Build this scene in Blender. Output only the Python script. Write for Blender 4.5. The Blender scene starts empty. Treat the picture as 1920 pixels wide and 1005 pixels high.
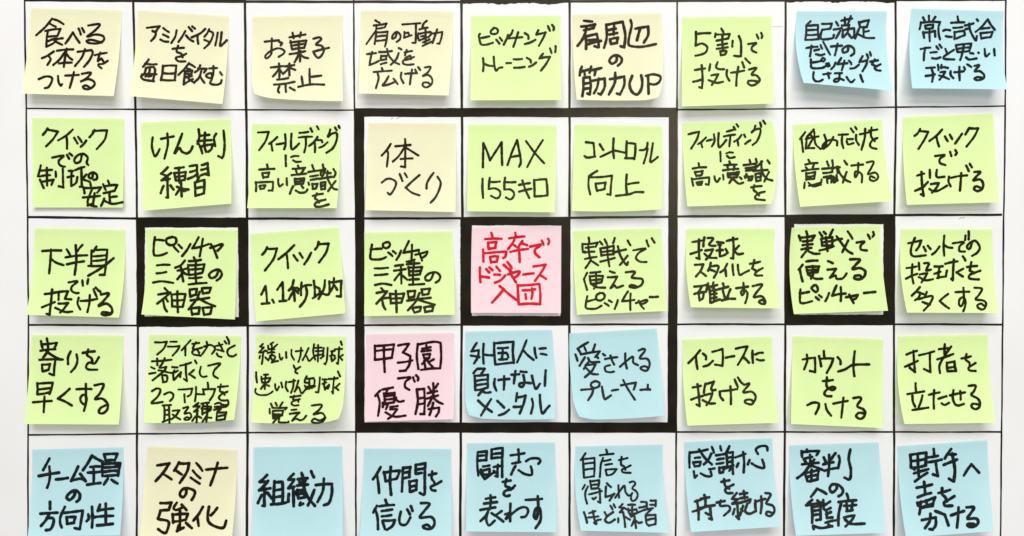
import bpy, bmesh, math, random
from mathutils import Vector

# ------------------------------------------------------------------ camera, light, exposure
S = 0.00044                     # metres on the chart per source-photo pixel
D = 0.66                        # camera distance from the chart
sc = bpy.context.scene
cam = bpy.data.cameras.new('camera')
cam.sensor_width = 36.0
cam.lens = 36.0 * D / (1920 * S)
cam.clip_start = 0.01
cam.clip_end = 50.0
cam_o = bpy.data.objects.new('camera', cam)
cam_o.location = (0, -D, 0)
cam_o.rotation_euler = (math.radians(90), 0, 0)
sc.collection.objects.link(cam_o)
sc.camera = cam_o

w = bpy.data.worlds.new('World')
sc.world = w
w.use_nodes = True
w.node_tree.nodes['Background'].inputs[0].default_value = (1.0, 0.993, 0.985, 1)
w.node_tree.nodes['Background'].inputs[1].default_value = 0.46

def area(name, loc, target, sx, sy, power, col):
    l = bpy.data.lights.new(name, 'AREA')
    l.shape = 'RECTANGLE'
    l.size, l.size_y, l.energy, l.color = sx, sy, power, col
    o = bpy.data.objects.new(name, l)
    o.location = loc
    o.rotation_euler = (Vector(target) - Vector(loc)).to_track_quat('-Z', 'Y').to_euler()
    sc.collection.objects.link(o)
    return o
area('ceiling_lamp', (0.0, -2.25, 1.9), (0.0, 0, -0.15), 2.6, 1.3, 77.0, (1.0, 0.992, 0.978))
area('sheen_lamp', (0.56, -2.3, 0.50), (0.2, 0, 0), 0.5, 0.5, 8.5, (1.0, 0.99, 0.98))  # added lamp, placed to mirror as sheen in the upper-right marker ink

sc.view_settings.view_transform = 'Standard'
sc.view_settings.look = 'None'
sc.view_settings.gamma = 1.0
sc.view_settings.exposure = 0.0
sc.view_settings.use_curve_mapping = False

# ------------------------------------------------------------------ helpers
def P(px, py, h=0.0):
    """point h metres in front of the chart that stands at photo position (px, py)"""
    k = S * (1.0 - h / D)
    return Vector(((px - 960.0) * k, -h, (502.5 - py) * k))

def link(name, verts, faces, mat, parent=None, smooth=False):
    me = bpy.data.meshes.new(name)
    me.from_pydata(verts, [], faces)
    me.materials.append(mat)
    if smooth:
        for p in me.polygons:
            p.use_smooth = True
    me.update()
    o = bpy.data.objects.new(name, me)
    sc.collection.objects.link(o)
    if parent is not None:
        o.parent = parent
    return o

def new_mat(name):
    m = bpy.data.materials.new(name)
    m.use_nodes = True
    nt = m.node_tree
    nt.nodes.clear()
    out = nt.nodes.new('ShaderNodeOutputMaterial')
    return m, nt, out

def noise_ramp(nt, scale, c0, c1, detail=4, p0=0.35, p1=0.65, stretch=(1, 1, 1)):
    tc = nt.nodes.new('ShaderNodeTexCoord')
    mp = nt.nodes.new('ShaderNodeMapping')
    mp.inputs['Scale'].default_value = stretch
    nt.links.new(tc.outputs['Object'], mp.inputs['Vector'])
    n = nt.nodes.new('ShaderNodeTexNoise')
    n.inputs['Scale'].default_value = scale
    n.inputs['Detail'].default_value = detail
    nt.links.new(mp.outputs['Vector'], n.inputs['Vector'])
    r = nt.nodes.new('ShaderNodeValToRGB')
    r.color_ramp.elements[0].position = p0
    r.color_ramp.elements[1].position = p1
    r.color_ramp.elements[0].color = (*c0, 1)
    r.color_ramp.elements[1].color = (*c1, 1)
    nt.links.new(n.outputs['Fac'], r.inputs['Fac'])
    return n, r

def note_material(name, c, transl=0.21):
    m, nt, out = new_mat(name)
    c0 = tuple(v * 0.975 for v in c)
    n, r = noise_ramp(nt, 45, c0, c, 5)
    fine = nt.nodes.new('ShaderNodeTexNoise')
    fine.inputs['Scale'].default_value = 1400
    fine.inputs['Detail'].default_value = 3
    bump = nt.nodes.new('ShaderNodeBump')
    bump.inputs['Strength'].default_value = 0.12
    bump.inputs['Distance'].default_value = 0.0002
    nt.links.new(fine.outputs['Fac'], bump.inputs['Height'])
    p = nt.nodes.new('ShaderNodeBsdfPrincipled')
    p.inputs['Roughness'].default_value = 0.75
    p.inputs['Specular IOR Level'].default_value = 0.25
    t = nt.nodes.new('ShaderNodeBsdfTranslucent')
    mx = nt.nodes.new('ShaderNodeMixShader')
    mx.inputs[0].default_value = transl
    nt.links.new(r.outputs['Color'], p.inputs['Base Color'])
    nt.links.new(r.outputs['Color'], t.inputs['Color'])
    nt.links.new(bump.outputs['Normal'], p.inputs['Normal'])
    nt.links.new(p.outputs[0], mx.inputs[1])
    nt.links.new(t.outputs[0], mx.inputs[2])
    nt.links.new(mx.outputs[0], out.inputs['Surface'])
    return m

def ink_material(name, c0, c1, rough=0.34, scale=260, spec=0.1, stretch=(1, 1, 1)):
    m, nt, out = new_mat(name)
    n, r = noise_ramp(nt, scale, c0, c1, 6, stretch=stretch)
    p = nt.nodes.new('ShaderNodeBsdfPrincipled')
    p.inputs['Roughness'].default_value = rough
    p.inputs['Specular IOR Level'].default_value = spec
    p.inputs['Specular Tint'].default_value = (1.0, 0.86, 0.62, 1)
    nt.links.new(r.outputs['Color'], p.inputs['Base Color'])
    nt.links.new(p.outputs[0], out.inputs['Surface'])
    return m

def paper_material():
    m, nt, out = new_mat('chart_paper_white')
    n, r = noise_ramp(nt, 9, (0.765, 0.76, 0.75), (0.795, 0.792, 0.785), 5)
    fine = nt.nodes.new('ShaderNodeTexNoise')
    fine.inputs['Scale'].default_value = 14
    fine.inputs['Detail'].default_value = 2
    bump = nt.nodes.new('ShaderNodeBump')
    bump.inputs['Strength'].default_value = 0.25
    bump.inputs['Distance'].default_value = 0.002
    nt.links.new(fine.outputs['Fac'], bump.inputs['Height'])
    p = nt.nodes.new('ShaderNodeBsdfPrincipled')
    p.inputs['Roughness'].default_value = 0.65
    p.inputs['Specular IOR Level'].default_value = 0.3
    nt.links.new(r.outputs['Color'], p.inputs['Base Color'])
    nt.links.new(bump.outputs['Normal'], p.inputs['Normal'])
    nt.links.new(p.outputs[0], out.inputs['Surface'])
    return m

PAPER = {
    'yellow': note_material('yellow_note_paper', (0.895, 0.875, 0.605)),
    'green': note_material('green_note_paper', (0.78, 0.955, 0.44)),
    'blue': note_material('blue_note_paper', (0.54, 0.80, 0.84)),
    'pink': note_material('pink_note_paper', (0.97, 0.735, 0.775)),
}
INK = {
    'yellow': ink_material('black_marker_ink_on_yellow', (0.007, 0.004, 0.001), (0.018, 0.011, 0.004)),
    'green': ink_material('black_marker_ink_on_green', (0.006, 0.007, 0.001), (0.018, 0.019, 0.003)),
    'blue': ink_material('black_marker_ink_on_blue', (0.004, 0.008, 0.009), (0.012, 0.019, 0.020)),
    'red': ink_material('red_marker_ink', (0.50, 0.006, 0.018), (0.60, 0.012, 0.03)),
    'maroon': ink_material('dark_marker_ink_on_pink', (0.018, 0.002, 0.004), (0.03, 0.004, 0.006)),
}
LINE_INK = ink_material('ruled_line_ink', (0.004, 0.0035, 0.003), (0.012, 0.009, 0.006), 0.3, 120, 0.3)
FRAME_INK = ink_material('filled_frame_ink', (0.002, 0.002, 0.0015), (0.010, 0.008, 0.0045), 0.3, 60, 0.25)

# ------------------------------------------------------------------ wall and chart
wall_m, nt, out = new_mat('wall_paint')
n, r = noise_ramp(nt, 6, (0.66, 0.65, 0.63), (0.70, 0.69, 0.67))
p = nt.nodes.new('ShaderNodeBsdfPrincipled')
p.inputs['Roughness'].default_value = 0.8
nt.links.new(r.outputs['Color'], p.inputs['Base Color'])
nt.links.new(p.outputs[0], out.inputs['Surface'])
wall = link('wall', [(-4, 0.006, -2), (4, 0.006, -2), (4, 0.006, 3), (-4, 0.006, 3)], [(0, 1, 2, 3)], wall_m)
wall['kind'] = 'structure'

def sheet(x0, y0, x1, y1, thick):
    a = [P(x0, y1), P(x1, y1), P(x1, y0), P(x0, y0)]
    b = [v + Vector((0, thick, 0)) for v in a]
    return a + b, [(0, 1, 2, 3), (5, 4, 7, 6), (4, 0, 3, 7), (1, 5, 6, 2), (4, 5, 1, 0), (3, 2, 6, 7)]
chart = link('paper_chart', *sheet(-170, -290, 2090, 1230, 0.0015), paper_material())
chart['label'] = 'large white paper chart ruled into cells with black marker and four thick frames'
chart['category'] = 'paper chart'

rl = random.Random(4)
def interp(pts, t, ax):
    for a, b in zip(pts, pts[1:]):
        if t <= b[ax]:
            f = (t - a[ax]) / (b[ax] - a[ax])
            return a[1 - ax] + f * (b[1 - ax] - a[1 - ax])
    a, b = pts[-2], pts[-1]
    f = (t - a[ax]) / (b[ax] - a[ax])
    return a[1 - ax] + f * (b[1 - ax] - a[1 - ax])

def wob(k, seed):
    return (math.sin(k * 0.031 + seed) + 0.6 * math.sin(k * 0.083 + seed * 2.3)) * 0.25

def grid_line(pts, width, vertical, h):
    """hand-ruled marker line through pts (photo pixels)"""
    ax = 1 if vertical else 0
    t0, t1 = pts[0][ax], pts[-1][ax]
    nseg = max(2, int((t1 - t0) / 12))
    vs, fs = [], []
    sd = rl.uniform(0, 9)
    for i in range(nseg + 1):
        t = t0 + (t1 - t0) * i / nseg
        c = interp(pts, t, ax) + wob(t, sd) * 0.8
        hw = width / 2 + wob(t, sd + 3) * 0.55 + rl.uniform(-.12, .12)
        for s in (-1, 1):
            q = (c + s * hw, t) if vertical else (t, c + s * hw)
            vs.append(P(q[0], q[1], h))
        if i:
            k = 2 * i
            fs.append((k - 2, k, k + 1, k - 1) if vertical else (k - 2, k - 1, k + 1, k))
    return link('grid_line', vs, fs, LINE_INK, chart)

VL = [
    ([(45, -206), (46, 0), (49, 200), (51.5, 400), (53.3, 600), (52.6, 800), (52.5, 1005), (52, 1200)], 3.4),
    ([(248, -206), (250, 0), (254, 205), (257, 405), (259, 600), (257, 800), (256.5, 1005), (256, 1200)], 4.2),
    ([(458, -206), (459, 0), (461.5, 200), (463, 300), (463.5, 500), (464.6, 640), (464, 820), (463, 1005), (462, 1200)], 5.0),
    ([(663, -206), (663, 0), (664.5, 205), (668, 500), (667, 815), (667.5, 1005), (667, 1200)], 3.4),
    ([(865, -206), (865, 0), (866, 205), (867, 400), (865.5, 620), (864, 800), (863, 1005), (862, 1200)], 5.0),
    ([(1068, -206), (1068, 0), (1068, 250), (1067.5, 600), (1068, 1005), (1068, 1200)], 4.4),
    ([(1270, -206), (1270, 0), (1269.5, 200), (1269, 500), (1268, 815), (1267, 1005), (1266, 1200)], 3.4),
    ([(1474, -206), (1473, 0), (1472, 260), (1473, 500), (1471.5, 800), (1470, 1005), (1469, 1200)], 4.6),
    ([(1679, -206), (1679, 0), (1680, 200), (1677, 400), (1676, 640), (1676.5, 820), (1676, 1005), (1675, 1200)], 4.4),
    ([(1887, -206), (1886, 0), (1884.5, 260), (1882, 400), (1880, 620), (1878, 810), (1876, 1005), (1875, 1200)], 3.2),
]
HL = [
    ([(46, 0), (250, 1.5), (460, 3), (860, 3.6), (1068, 2.6), (1270, 1.4), (1470, 0.6), (1680, -0.3), (1886, -1)], 5.2),
    ([(49, 203.5), (250, 205), (460, 206), (665, 206.5), (1268, 206), (1475, 204), (1680, 201), (1885, 199)], 2.8),
    ([(50, 407), (250, 409.6), (460, 410), (665, 410), (865, 409), (1068, 408.5), (1268, 406), (1470, 404.8), (1680, 403.3), (1879, 402.6)], 4.6),
    ([(52, 609), (250, 610.3), (460, 610.6), (665, 610), (865, 608.8), (1068, 608.6), (1268, 608), (1470, 608), (1680, 608), (1879, 608.4)], 3.9),
    ([(51, 815.6), (320, 813), (460, 811.4), (665, 810), (1268, 810), (1470, 810), (1878, 810)], 3.2),
]
for i, (pts, wd) in enumerate(VL):
    grid_line(pts, wd, True, 0.00005 + i * 0.000002)
for i, (pts, wd) in enumerate(HL):
    grid_line(pts, wd, False, 0.00009 + i * 0.000002)

def frame(outer, inner, h, rough=0.5):
    """thick band filled in with a broad marker, uneven edges"""
    def loop(q, amp, rnd):
        (ax, ay), (bx, by), (cx, cy), (dx, dy) = q
        c = [(ax, ay), (bx, by), (cx, cy), (dx, dy)]
        res = []
        for k in range(4):
            p0, p1 = c[k], c[(k + 1) % 4]
            for i in range(40):
                f = i / 40
                j = (rnd.uniform(-amp, amp) + amp * math.sin(i * .37 + k * 2 + p0[0])) * .7 if i else 0
                horiz = k % 2 == 0
                res.append((p0[0] + (p1[0] - p0[0]) * f + (0 if horiz else j), p0[1] + (p1[1] - p0[1]) * f + (j if horiz else 0)))
        return res
    rnd = random.Random(int(outer[0][0]))
    o, n = loop(outer, rough, rnd), loop(inner, 0.45, rnd)
    m = len(o)
    vs = [P(x, y, h) for x, y in o] + [P(x, y, h) for x, y in n]
    fs = [(i, i + m, (i + 1) % m + m, (i + 1) % m) for i in range(m)]
    return link('thick_frame', vs, fs, FRAME_INK, chart)
frame([(665, 203), (1270.5, 201.5), (1269, 810.5), (666.5, 811)], [(683, 219), (1254, 220), (1251.5, 792), (683.5, 792)], 0.00013)
frame([(255.5, 408), (465, 408), (465.5, 612.5), (256, 613)], [(272, 426.5), (446, 426.5), (447.5, 594.5), (271, 593)], 0.00015)
frame([(863, 407), (1070, 408), (1069, 609), (863, 608)], [(885, 422.5), (1052, 423), (1050.5, 592.5), (885, 592)], 0.00015)
frame([(1473, 404), (1677.5, 402), (1677, 609), (1472, 609)], [(1489, 420), (1656.5, 420), (1656, 590), (1489, 590)], 0.00015)

# the thick frames of the block above reach down to the upper edge of this part of the chart
frame([(249, -206), (459, -206), (459, 2.5), (249.5, 2.0)], [(264, -189), (443, -189), (443, -15), (265, -15)], 0.00015, 1.3)
frame([(864, -206), (1069, -206), (1069, 6.5), (865, 6.5)], [(880, -189), (1052, -189), (1052, -12), (880, -12)], 0.00015, 1.8)
frame([(1474, -206), (1680, -206), (1680, 4.0), (1473, 2.5)], [(1490, -189), (1663, -189), (1663, -14), (1490, -14)], 0.00015, 2.0)

PENCIL = ink_material('pencil_grey', (0.35, 0.35, 0.36), (0.5, 0.5, 0.5), 0.6)
def pencil(pts, wd=0.8):
    vs, fs = [], []
    for i, (x, y) in enumerate(pts):
        a, b = pts[max(0, i - 1)], pts[min(len(pts) - 1, i + 1)]
        dx, dy = b[0] - a[0], b[1] - a[1]
        L = math.hypot(dx, dy)
        vs += [P(x - dy / L * wd, y + dx / L * wd, 0.00004), P(x + dy / L * wd, y - dx / L * wd, 0.00004)]
        if i:
            k = 2 * i
            fs.append((k - 2, k, k + 1, k - 1))
    link('pencil_mark', vs, fs, PENCIL, chart)
pencil([(733, 224), (736, 220), (738, 223)])
pencil([(743, 223), (747, 221), (752, 219)])
pencil([(1798, 411), (1802, 408), (1806, 409), (1809, 407)])
pencil([(1859, 2.5), (1864, 1), (1870, -1), (1880, -4)], 1.1)
pencil([(1448, 50), (1458, 50.5), (1467, 49.5)], 0.6)

# ------------------------------------------------------------------ sticky notes
def catmull(pts, n=7):
    if len(pts) < 3:
        return pts
    q = [tuple(2 * pts[0][k] - pts[1][k] for k in (0, 1))] + pts + [tuple(2 * pts[-1][k] - pts[-2][k] for k in (0, 1))]
    res = []
    for i in range(1, len(q) - 2):
        p0, p1, p2, p3 = q[i - 1], q[i], q[i + 1], q[i + 2]
        for j in range(n):
            t = j / n
            res.append(tuple(0.5 * (2 * p1[k] + (p2[k] - p0[k]) * t + (2 * p0[k] - 5 * p1[k] + 4 * p2[k] - p3[k]) * t * t
                                    + (3 * p1[k] - p0[k] - 3 * p2[k] + p3[k]) * t ** 3) for k in (0, 1)))
    res.append(pts[-1])
    return res

def split_corners(pts, lim):
    parts, cur = [], [pts[0]]
    for i in range(1, len(pts)):
        cur.append(pts[i])
        if i < len(pts) - 1:
            a = Vector((pts[i][0] - pts[i - 1][0], pts[i][1] - pts[i - 1][1]))
            b = Vector((pts[i + 1][0] - pts[i][0], pts[i + 1][1] - pts[i][1]))
            if a.length > 0 and b.length > 0 and a.angle(b) > lim:
                parts.append(cur)
                cur = [pts[i]]
    parts.append(cur)
    return parts

def resample(pts, step):
    out = [pts[0]]
    for a, b in zip(pts, pts[1:]):
        d = math.hypot(b[0] - a[0], b[1] - a[1])
        k = max(1, int(d / step))
        for i in range(1, k + 1):
            out.append((a[0] + (b[0] - a[0]) * i / k, a[1] + (b[1] - a[1]) * i / k))
    return out

NOTES = []
def note(colour, x0, y0, outline, strokes, ink=None, w=1.0, lift=1.0, flat=None, bm=0, curl=None):
    NOTES.append(dict(c=colour, x0=x0, y0=y0, o=[float(v) for v in outline.split()], s=strokes, ink=ink, w=w,
                      lift=flat if flat is not None else lift, bm=bm, curl=curl))
note('yellow',40,0,"90 72 60 450 5 882 945 95 925 480 870 905","""
290 175 225 255 140 332;290 178 345 195 398 228;268 222 325 252;225 292 370 272 340 338;250 290 235 440;255 345 340 338;250 388 330 362;310 375 390 360;235 440 295 412 325 385;315 388 385 422
415 410 485 305 548 402;540 270 560 325;572 265 592 305
~630 240 740 228 690 290 620 345 700 325 770 340 775 380 720 408 640 405 615 385 660 375 760 400
195 548 245 525 305 485;~255 525 275 560 245 612;335 478 488 465;428 458 412 540 400 630;410 490 360 560 300 612;420 500 450 540 478 562;355 598 475 590
530 488 660 472 672 500 640 570 590 630;600 460 570 540 505 622
690 520 805 497;745 495 720 575 755 550 775 582;~815 572 770 600 728 605 732 625 755 642
~165 745 230 720 285 730 285 770 255 820 220 830
~345 715 350 770 370 808 382 795;412 712 540 705;495 680 475 760 455 828
~570 695 655 685 610 740 555 770 630 745 685 770 685 805 640 838 595 835 580 815 610 805 650 828
""")
note('yellow',240,0,"90 92 72 420 18 905 948 150 940 450 890 980","""
178 262 298 247 262 298;~232 292 262 310 250 350 218 385
333 265 385 302;330 325 380 350;305 372 340 390 378 393
~458 285 445 345 408 405
540 292 510 345 475 395;548 335 580 370 615 390;572 255 605 295;605 248 630 270
728 272 680 315 600 352;655 335 662 412
765 275 745 315 720 345;~760 290 800 310 795 350 765 410 718 455;720 375 765 395
845 308 835 370 822 428;~882 305 875 370 868 432 900 410 930 380
420 460 525 450;~472 430 458 485 500 505 515 540;~550 505 500 530 455 540 455 560 480 578 540 578
195 560 140 630;160 600 270 605;~170 640 155 690 125 720 150 750 245 765;165 640 240 630 255 665 235 760;130 700 270 700;~205 640 200 680 165 720;190 722 220 715
330 620 310 755;330 622 455 618 440 755;330 690 445 690;315 752 445 755
575 595 530 650 475 705;575 600 630 632;555 645 590 655;530 670 605 665 590 720;540 670 525 795;545 695 590 700;540 730 600 715;525 795 610 745;570 740 625 780;680 615 665 655 630 680;660 645 740 648 715 685;690 670 670 730 625 775;680 720 720 780
765 645 840 640;~805 622 803 690 785 735 740 722 745 700 785 690 790 740 775 785 830 798 870 785 882 755;868 680 885 705
""")
note('yellow',455,0,"90 155 90 500 85 908 945 140 940 550 945 952","""
208 393 340 380;~275 362 272 450 268 510 230 548 212 530 250 490 330 455 390 475 385 505 340 535;~345 395 370 405 358 428
440 352 590 325;470 310 480 360;548 305 538 350;450 385 465 465;450 400 600 382 580 450 470 465;465 430 580 412;530 385 528 485;443 510 590 482;545 480 540 580;530 510 490 585;545 515 580 540 618 548
~665 365 720 352 740 370 690 420 740 430 765 470 745 520 710 545 680 515 665 485;665 487 812 450
265 635 380 622;342 598 345 730;340 650 285 720;345 655 375 690;395 625 485 612;440 600 440 710;435 640 380 695;445 640 495 658;325 750 430 735;295 797 490 770;405 790 408 865;345 815 332 850 342 870;445 825 490 850
630 650 635 800;635 725 740 712;555 720 568 805;525 818 640 795 768 797
""",bm=12,curl='BL')
note('yellow',665,0,"60 95 50 450 38 880 925 105 915 500 885 900","""
195 192 235 215;180 240 300 222 285 255;215 270 280 258;205 235 200 285 160 345 110 415;205 300 195 370 188 415;200 305 310 298 300 380 285 440;205 345 295 335;205 385 295 375
~395 305 385 350 355 365 360 330 395 300 430 330 425 370 395 395
@750 30 16.75;75 265 635 225;500 240 500 600 490 840 390 840;140 500 130 680;140 540 260 520 300 610;150 680 370 600;~840 150 740 240 700 380;610 420 870 365;800 440 800 880;585 540 560 640 600 770;600 560 960 500 1000 540 890 670;660 640 780 620;600 770 850 660;720 830 930 735;710 940 1000 800;1165 420 1100 620 1020 850;1030 550 1330 500 1300 680 1240 870 1170 860
115 510 200 500;165 488 150 550 140 610;140 612 185 595 225 575;230 490 350 480;305 460 320 520 370 580 420 605;250 525 245 565;250 528 300 525 295 560 255 565;245 605 300 590;~415 500 390 560 340 610;415 452 440 465
470 495 540 480;490 470 475 520;~475 550 520 525 530 555;~560 535 500 560 458 570 460 600 500 610 555 605
255 640 270 670;180 678 350 665;215 685 225 740 200 830;~320 718 290 770 262 805 320 795 370 775;365 740 405 792
~440 685 435 730 460 782;475 695 570 690;540 655 530 720 520 795;570 655 588 690;598 632 618 660
~660 635 715 630 690 680 640 718 690 705 728 740 725 790 680 822 645 810 645 780 690 778 715 800
""",w=.85)
note('green',865,0,"90 150 90 550 85 945 935 148 935 500 940 942","""
175 360 265 342;~175 318 165 340 175 390 190 420 240 420 298 402;~310 262 280 290 280 315 320 320 345 300 335 270 305 262
330 375 358 410;362 355 385 385;~440 330 430 360 400 420;485 285 470 320 440 355;440 362 575 350;535 305 515 370 490 440
~598 312 630 335 632 365;598 415 650 400 698 375
725 285 708 325;708 325 795 305 770 360 730 432;815 245 835 290;~855 235 872 258 868 285
205 550 205 670;210 600 260 618 310 622;~305 535 310 600 325 665 355 640 385 635
425 595 468 593
492 558 572 555;498 638 598 630
~618 545 650 565 655 590;638 628 670 615 705 588
770 505 735 550;735 550 835 535 800 600 750 665;835 455 850 500;888 435 885 490
""")
note('yellow',1065,0,"40 135 48 500 82 938 880 120 895 500 880 940","""
150 195 228 203;125 250 255 230 240 270;150 285 235 265;~175 255 160 320 130 380 90 432;165 340 170 460;165 345 270 320 285 380 290 445 250 435;175 380 270 370;175 420 310 385
360 230 365 350 340 450;360 235 515 205 540 330 530 445 495 435;375 285 450 270;435 245 430 325;390 325 465 310;395 370 405 415;395 370 470 355 460 405 405 415
635 270 755 250 755 330 715 400;680 270 665 320 650 378;~590 190 600 240 580 330 570 410 600 435 700 440 830 415
~460 530 455 575 415 600 390 570 420 530 470 522 505 550 500 590 470 618
130 628 110 710;120 675 195 655;155 670 158 705;218 628 203 685;205 665 315 640;265 655 250 710;145 730 145 830 135 905;145 735 205 725 215 800 205 890 180 880;150 790 205 780;145 840 205 830;225 762 345 740 345 820 310 890 285 880;290 740 275 820 245 878
395 745 530 720 530 800 490 890 460 880;445 685 440 780 385 890
~605 715 580 790 600 860 650 890 690 840 700 770 690 710
755 715 760 885;~735 715 800 700 870 720 860 770 820 795 770 790
""",w=1.25,bm=8,curl='BR')
note('green',1270,0,"45 165 45 600 42 1003 888 155 895 550 905 975","""
175 300 172 430;175 320 310 312;~172 430 230 410 280 440 270 490 220 515 170 525
415 270 435 305;360 315 355 350;360 325 495 320 480 360;370 383 480 362;425 340 430 470;380 425 470 410;370 460 475 445;405 480 410 520;~405 485 460 478 450 510 415 520;522 385 518 440;580 340 600 400 600 530 535 525
~668 415 745 405 705 440 705 475 745 495;748 325 765 365;~790 310 800 335 795 358
165 660 260 645;230 615 238 740 232 830 205 820;150 770 240 745;310 605 300 665;~380 585 365 630 390 650 440 652;320 710 385 700 360 750 325 800;295 755 370 780 430 770
~468 660 465 710 490 760;505 685 630 665;575 630 560 720 555 808;612 585 630 635;640 550 685 595
~675 655 745 640 700 700 745 710 775 745 765 775 710 805 670 790 670 765 710 760 770 770
""")
note('blue',1475,0,"100 105 84 370 160 780 945 105 945 500 1000 855","""
225 200 195 230;185 240 175 375;185 245 295 235 300 370;185 285 290 280;185 330 290 325;175 375 295 368
335 225 425 222 410 270;335 280 410 270;~335 280 318 340 335 370 430 360 445 330
465 205 485 240;445 278 520 265;505 290 465 360;515 195 615 175;548 165 550 240;605 150 575 230;520 240 590 235;530 285 525 350;530 285 635 265 635 340 610 358;585 240 575 300 535 350;575 310 600 345
680 205 690 255;680 215 775 190 755 255 690 255;725 255 725 350;725 300 775 290;680 275 645 360;670 320 745 355 825 358
185 452 290 440;235 430 220 530;262 475 305 465;~275 510 320 520 355 510;320 425 335 460
~345 395 385 470 410 515;420 438 520 430;480 410 470 460 455 520
~580 440 575 480 535 495 530 460 580 430 630 455 635 500 605 525
225 590 320 575;~228 560 230 600 240 640 330 640 380 615;~340 545 325 565 345 578 362 560 345 545;375 600 390 625;395 595 405 620;~460 590 445 625 420 650
515 545 480 600;480 605 570 595;545 570 520 660;~585 570 605 590 610 605;600 645 640 640 680 610
715 530 685 585;685 585 760 565 750 610 715 670;755 510 768 545;785 490 795 525
790 580 860 568;830 560 805 605 850 625;~885 605 830 635 850 660 885 665
~255 680 250 730 270 762 310 765 340 750
345 700 415 690;390 685 400 735;455 690 520 688;~500 690 490 760 450 768 455 745 500 740 540 755
~565 725 585 755 610 775 640 750;695 705 718 768
""",lift=1.6)
note('blue',1690,0,"97 80 76 420 103 832 968 105 952 400 1000 842","""
260 148 262 200;205 165 220 195;320 160 295 200;185 210 172 275;185 215 365 208 350 250;225 240 300 232 295 265 235 270;225 240 230 270;205 300 215 355;205 308 318 292 320 345;265 275 268 388
~350 265 352 320 365 372;~395 290 420 280 460 285;418 340 440 345 475 348
530 155 540 205;470 215 595 210;490 262 575 255;500 300 500 370;500 305 590 290 600 330 520 362;600 240 680 220;~640 220 650 290 700 380 712 340;605 275 640 265;712 182 722 195
815 180 760 250 700 300;815 185 880 280;750 270 830 262;745 310 755 365;745 312 860 300 840 350 755 362
182 462 275 448;225 450 215 510 212 570;275 495 335 490;~290 548 330 552 368 540;330 435 350 462;360 420 380 448
~415 460 430 500;~495 470 440 505 400 535 410 555 500 560
515 425 530 490;515 425 660 410 640 480 530 490;590 420 580 485;530 460 645 445;575 500 555 565;~610 540 640 560 710 550;650 500 680 505;725 495 730 498
~785 460 795 530 830 505;875 460 880 520
235 640 315 635;280 635 300 700 290 770;232 715 315 700;345 610 350 660;~380 610 375 640 400 632 440 640;370 680 415 675 390 715 360 750;355 710 450 745
~465 670 465 705 490 735;500 680 590 670;548 630 550 755;590 630 600 655;620 605 660 630
~690 620 735 615 690 670 740 670 780 705 770 740 720 755 690 740 720 725 770 735
""",lift=1.5)
note('green',45,205,"75 78 80 500 78 925 940 88 940 500 930 925","""
222 180 200 215 178 240;222 192 320 210 270 285 208 348
460 190 400 245 322 292;400 250 405 370
472 268 505 322;510 260 545 310;585 295 565 325 535 352
665 195 645 230 618 262;650 205 782 198 760 285 685 375
~265 455 375 435 330 480 330 515 355 535 385 540;405 430 425 465;428 415 455 438
~545 425 530 490 485 505 475 470 510 430 560 420 600 455 590 500 605 525
@50 300 10.05;265 100 210 310;265 200 480 185;240 310 440 285;380 145 385 480;250 370 320 525;290 410 510 370 465 470;545 220 550 320;680 165 685 400 690 515 605 495;790 205 870 205;850 210 840 320 840 490;770 325 880 300;840 490 930 430 955 320;915 190 1085 130;1030 140 1035 400 1040 500 1000 505;1125 270 1070 340;1070 370 1190 410 1210 500
~650 605 640 650 612 640 615 610 650 595 685 615 685 655 655 665
560 735 570 790;565 740 725 735 690 785;645 740 600 860 610 900 685 915;555 830 715 815;665 790 650 890 600 905
790 670 805 705;745 705 770 760;760 725 880 712 850 770;750 790 855 765;805 780 810 870;810 830 875 820;755 840 725 910;755 860 830 890 930 875
""",w=1.05,flat=0.3)
note('green',250,205,"70 125 82 550 92 955 915 90 925 500 922 888","""
~182 265 175 350 200 440 225 420 248 375;262 278 380 255;320 228 325 330 293 465
~460 230 430 310 388 420 430 365 460 400 505 415 540 390 558 350
615 190 622 255 605 325;625 250 715 240;605 300 735 290;675 220 670 340 685 400;620 330 650 415;640 350 745 330 735 375 705 400;~780 230 760 270 770 345;850 200 860 330 850 430 835 458 800 440
325 545 262 605;265 605 310 625;355 600 265 670;270 668 345 655;320 630 325 830 310 830;285 720 258 790;350 715 378 755
390 555 475 545;430 550 430 600;385 600 400 670;385 600 495 590 485 665;400 635 485 625;400 670 480 665;430 610 435 690;410 730 520 755;450 690 455 820;440 740 400 805;455 745 475 770 520 755
530 535 600 525 605 640;535 590 600 570;515 655 605 610;645 525 700 505 710 620 680 610;640 570 705 550;630 625 700 600;620 640 600 670;580 690 585 815;580 690 670 665 665 790 585 812;585 745 665 730
""",w=1.15)
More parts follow.
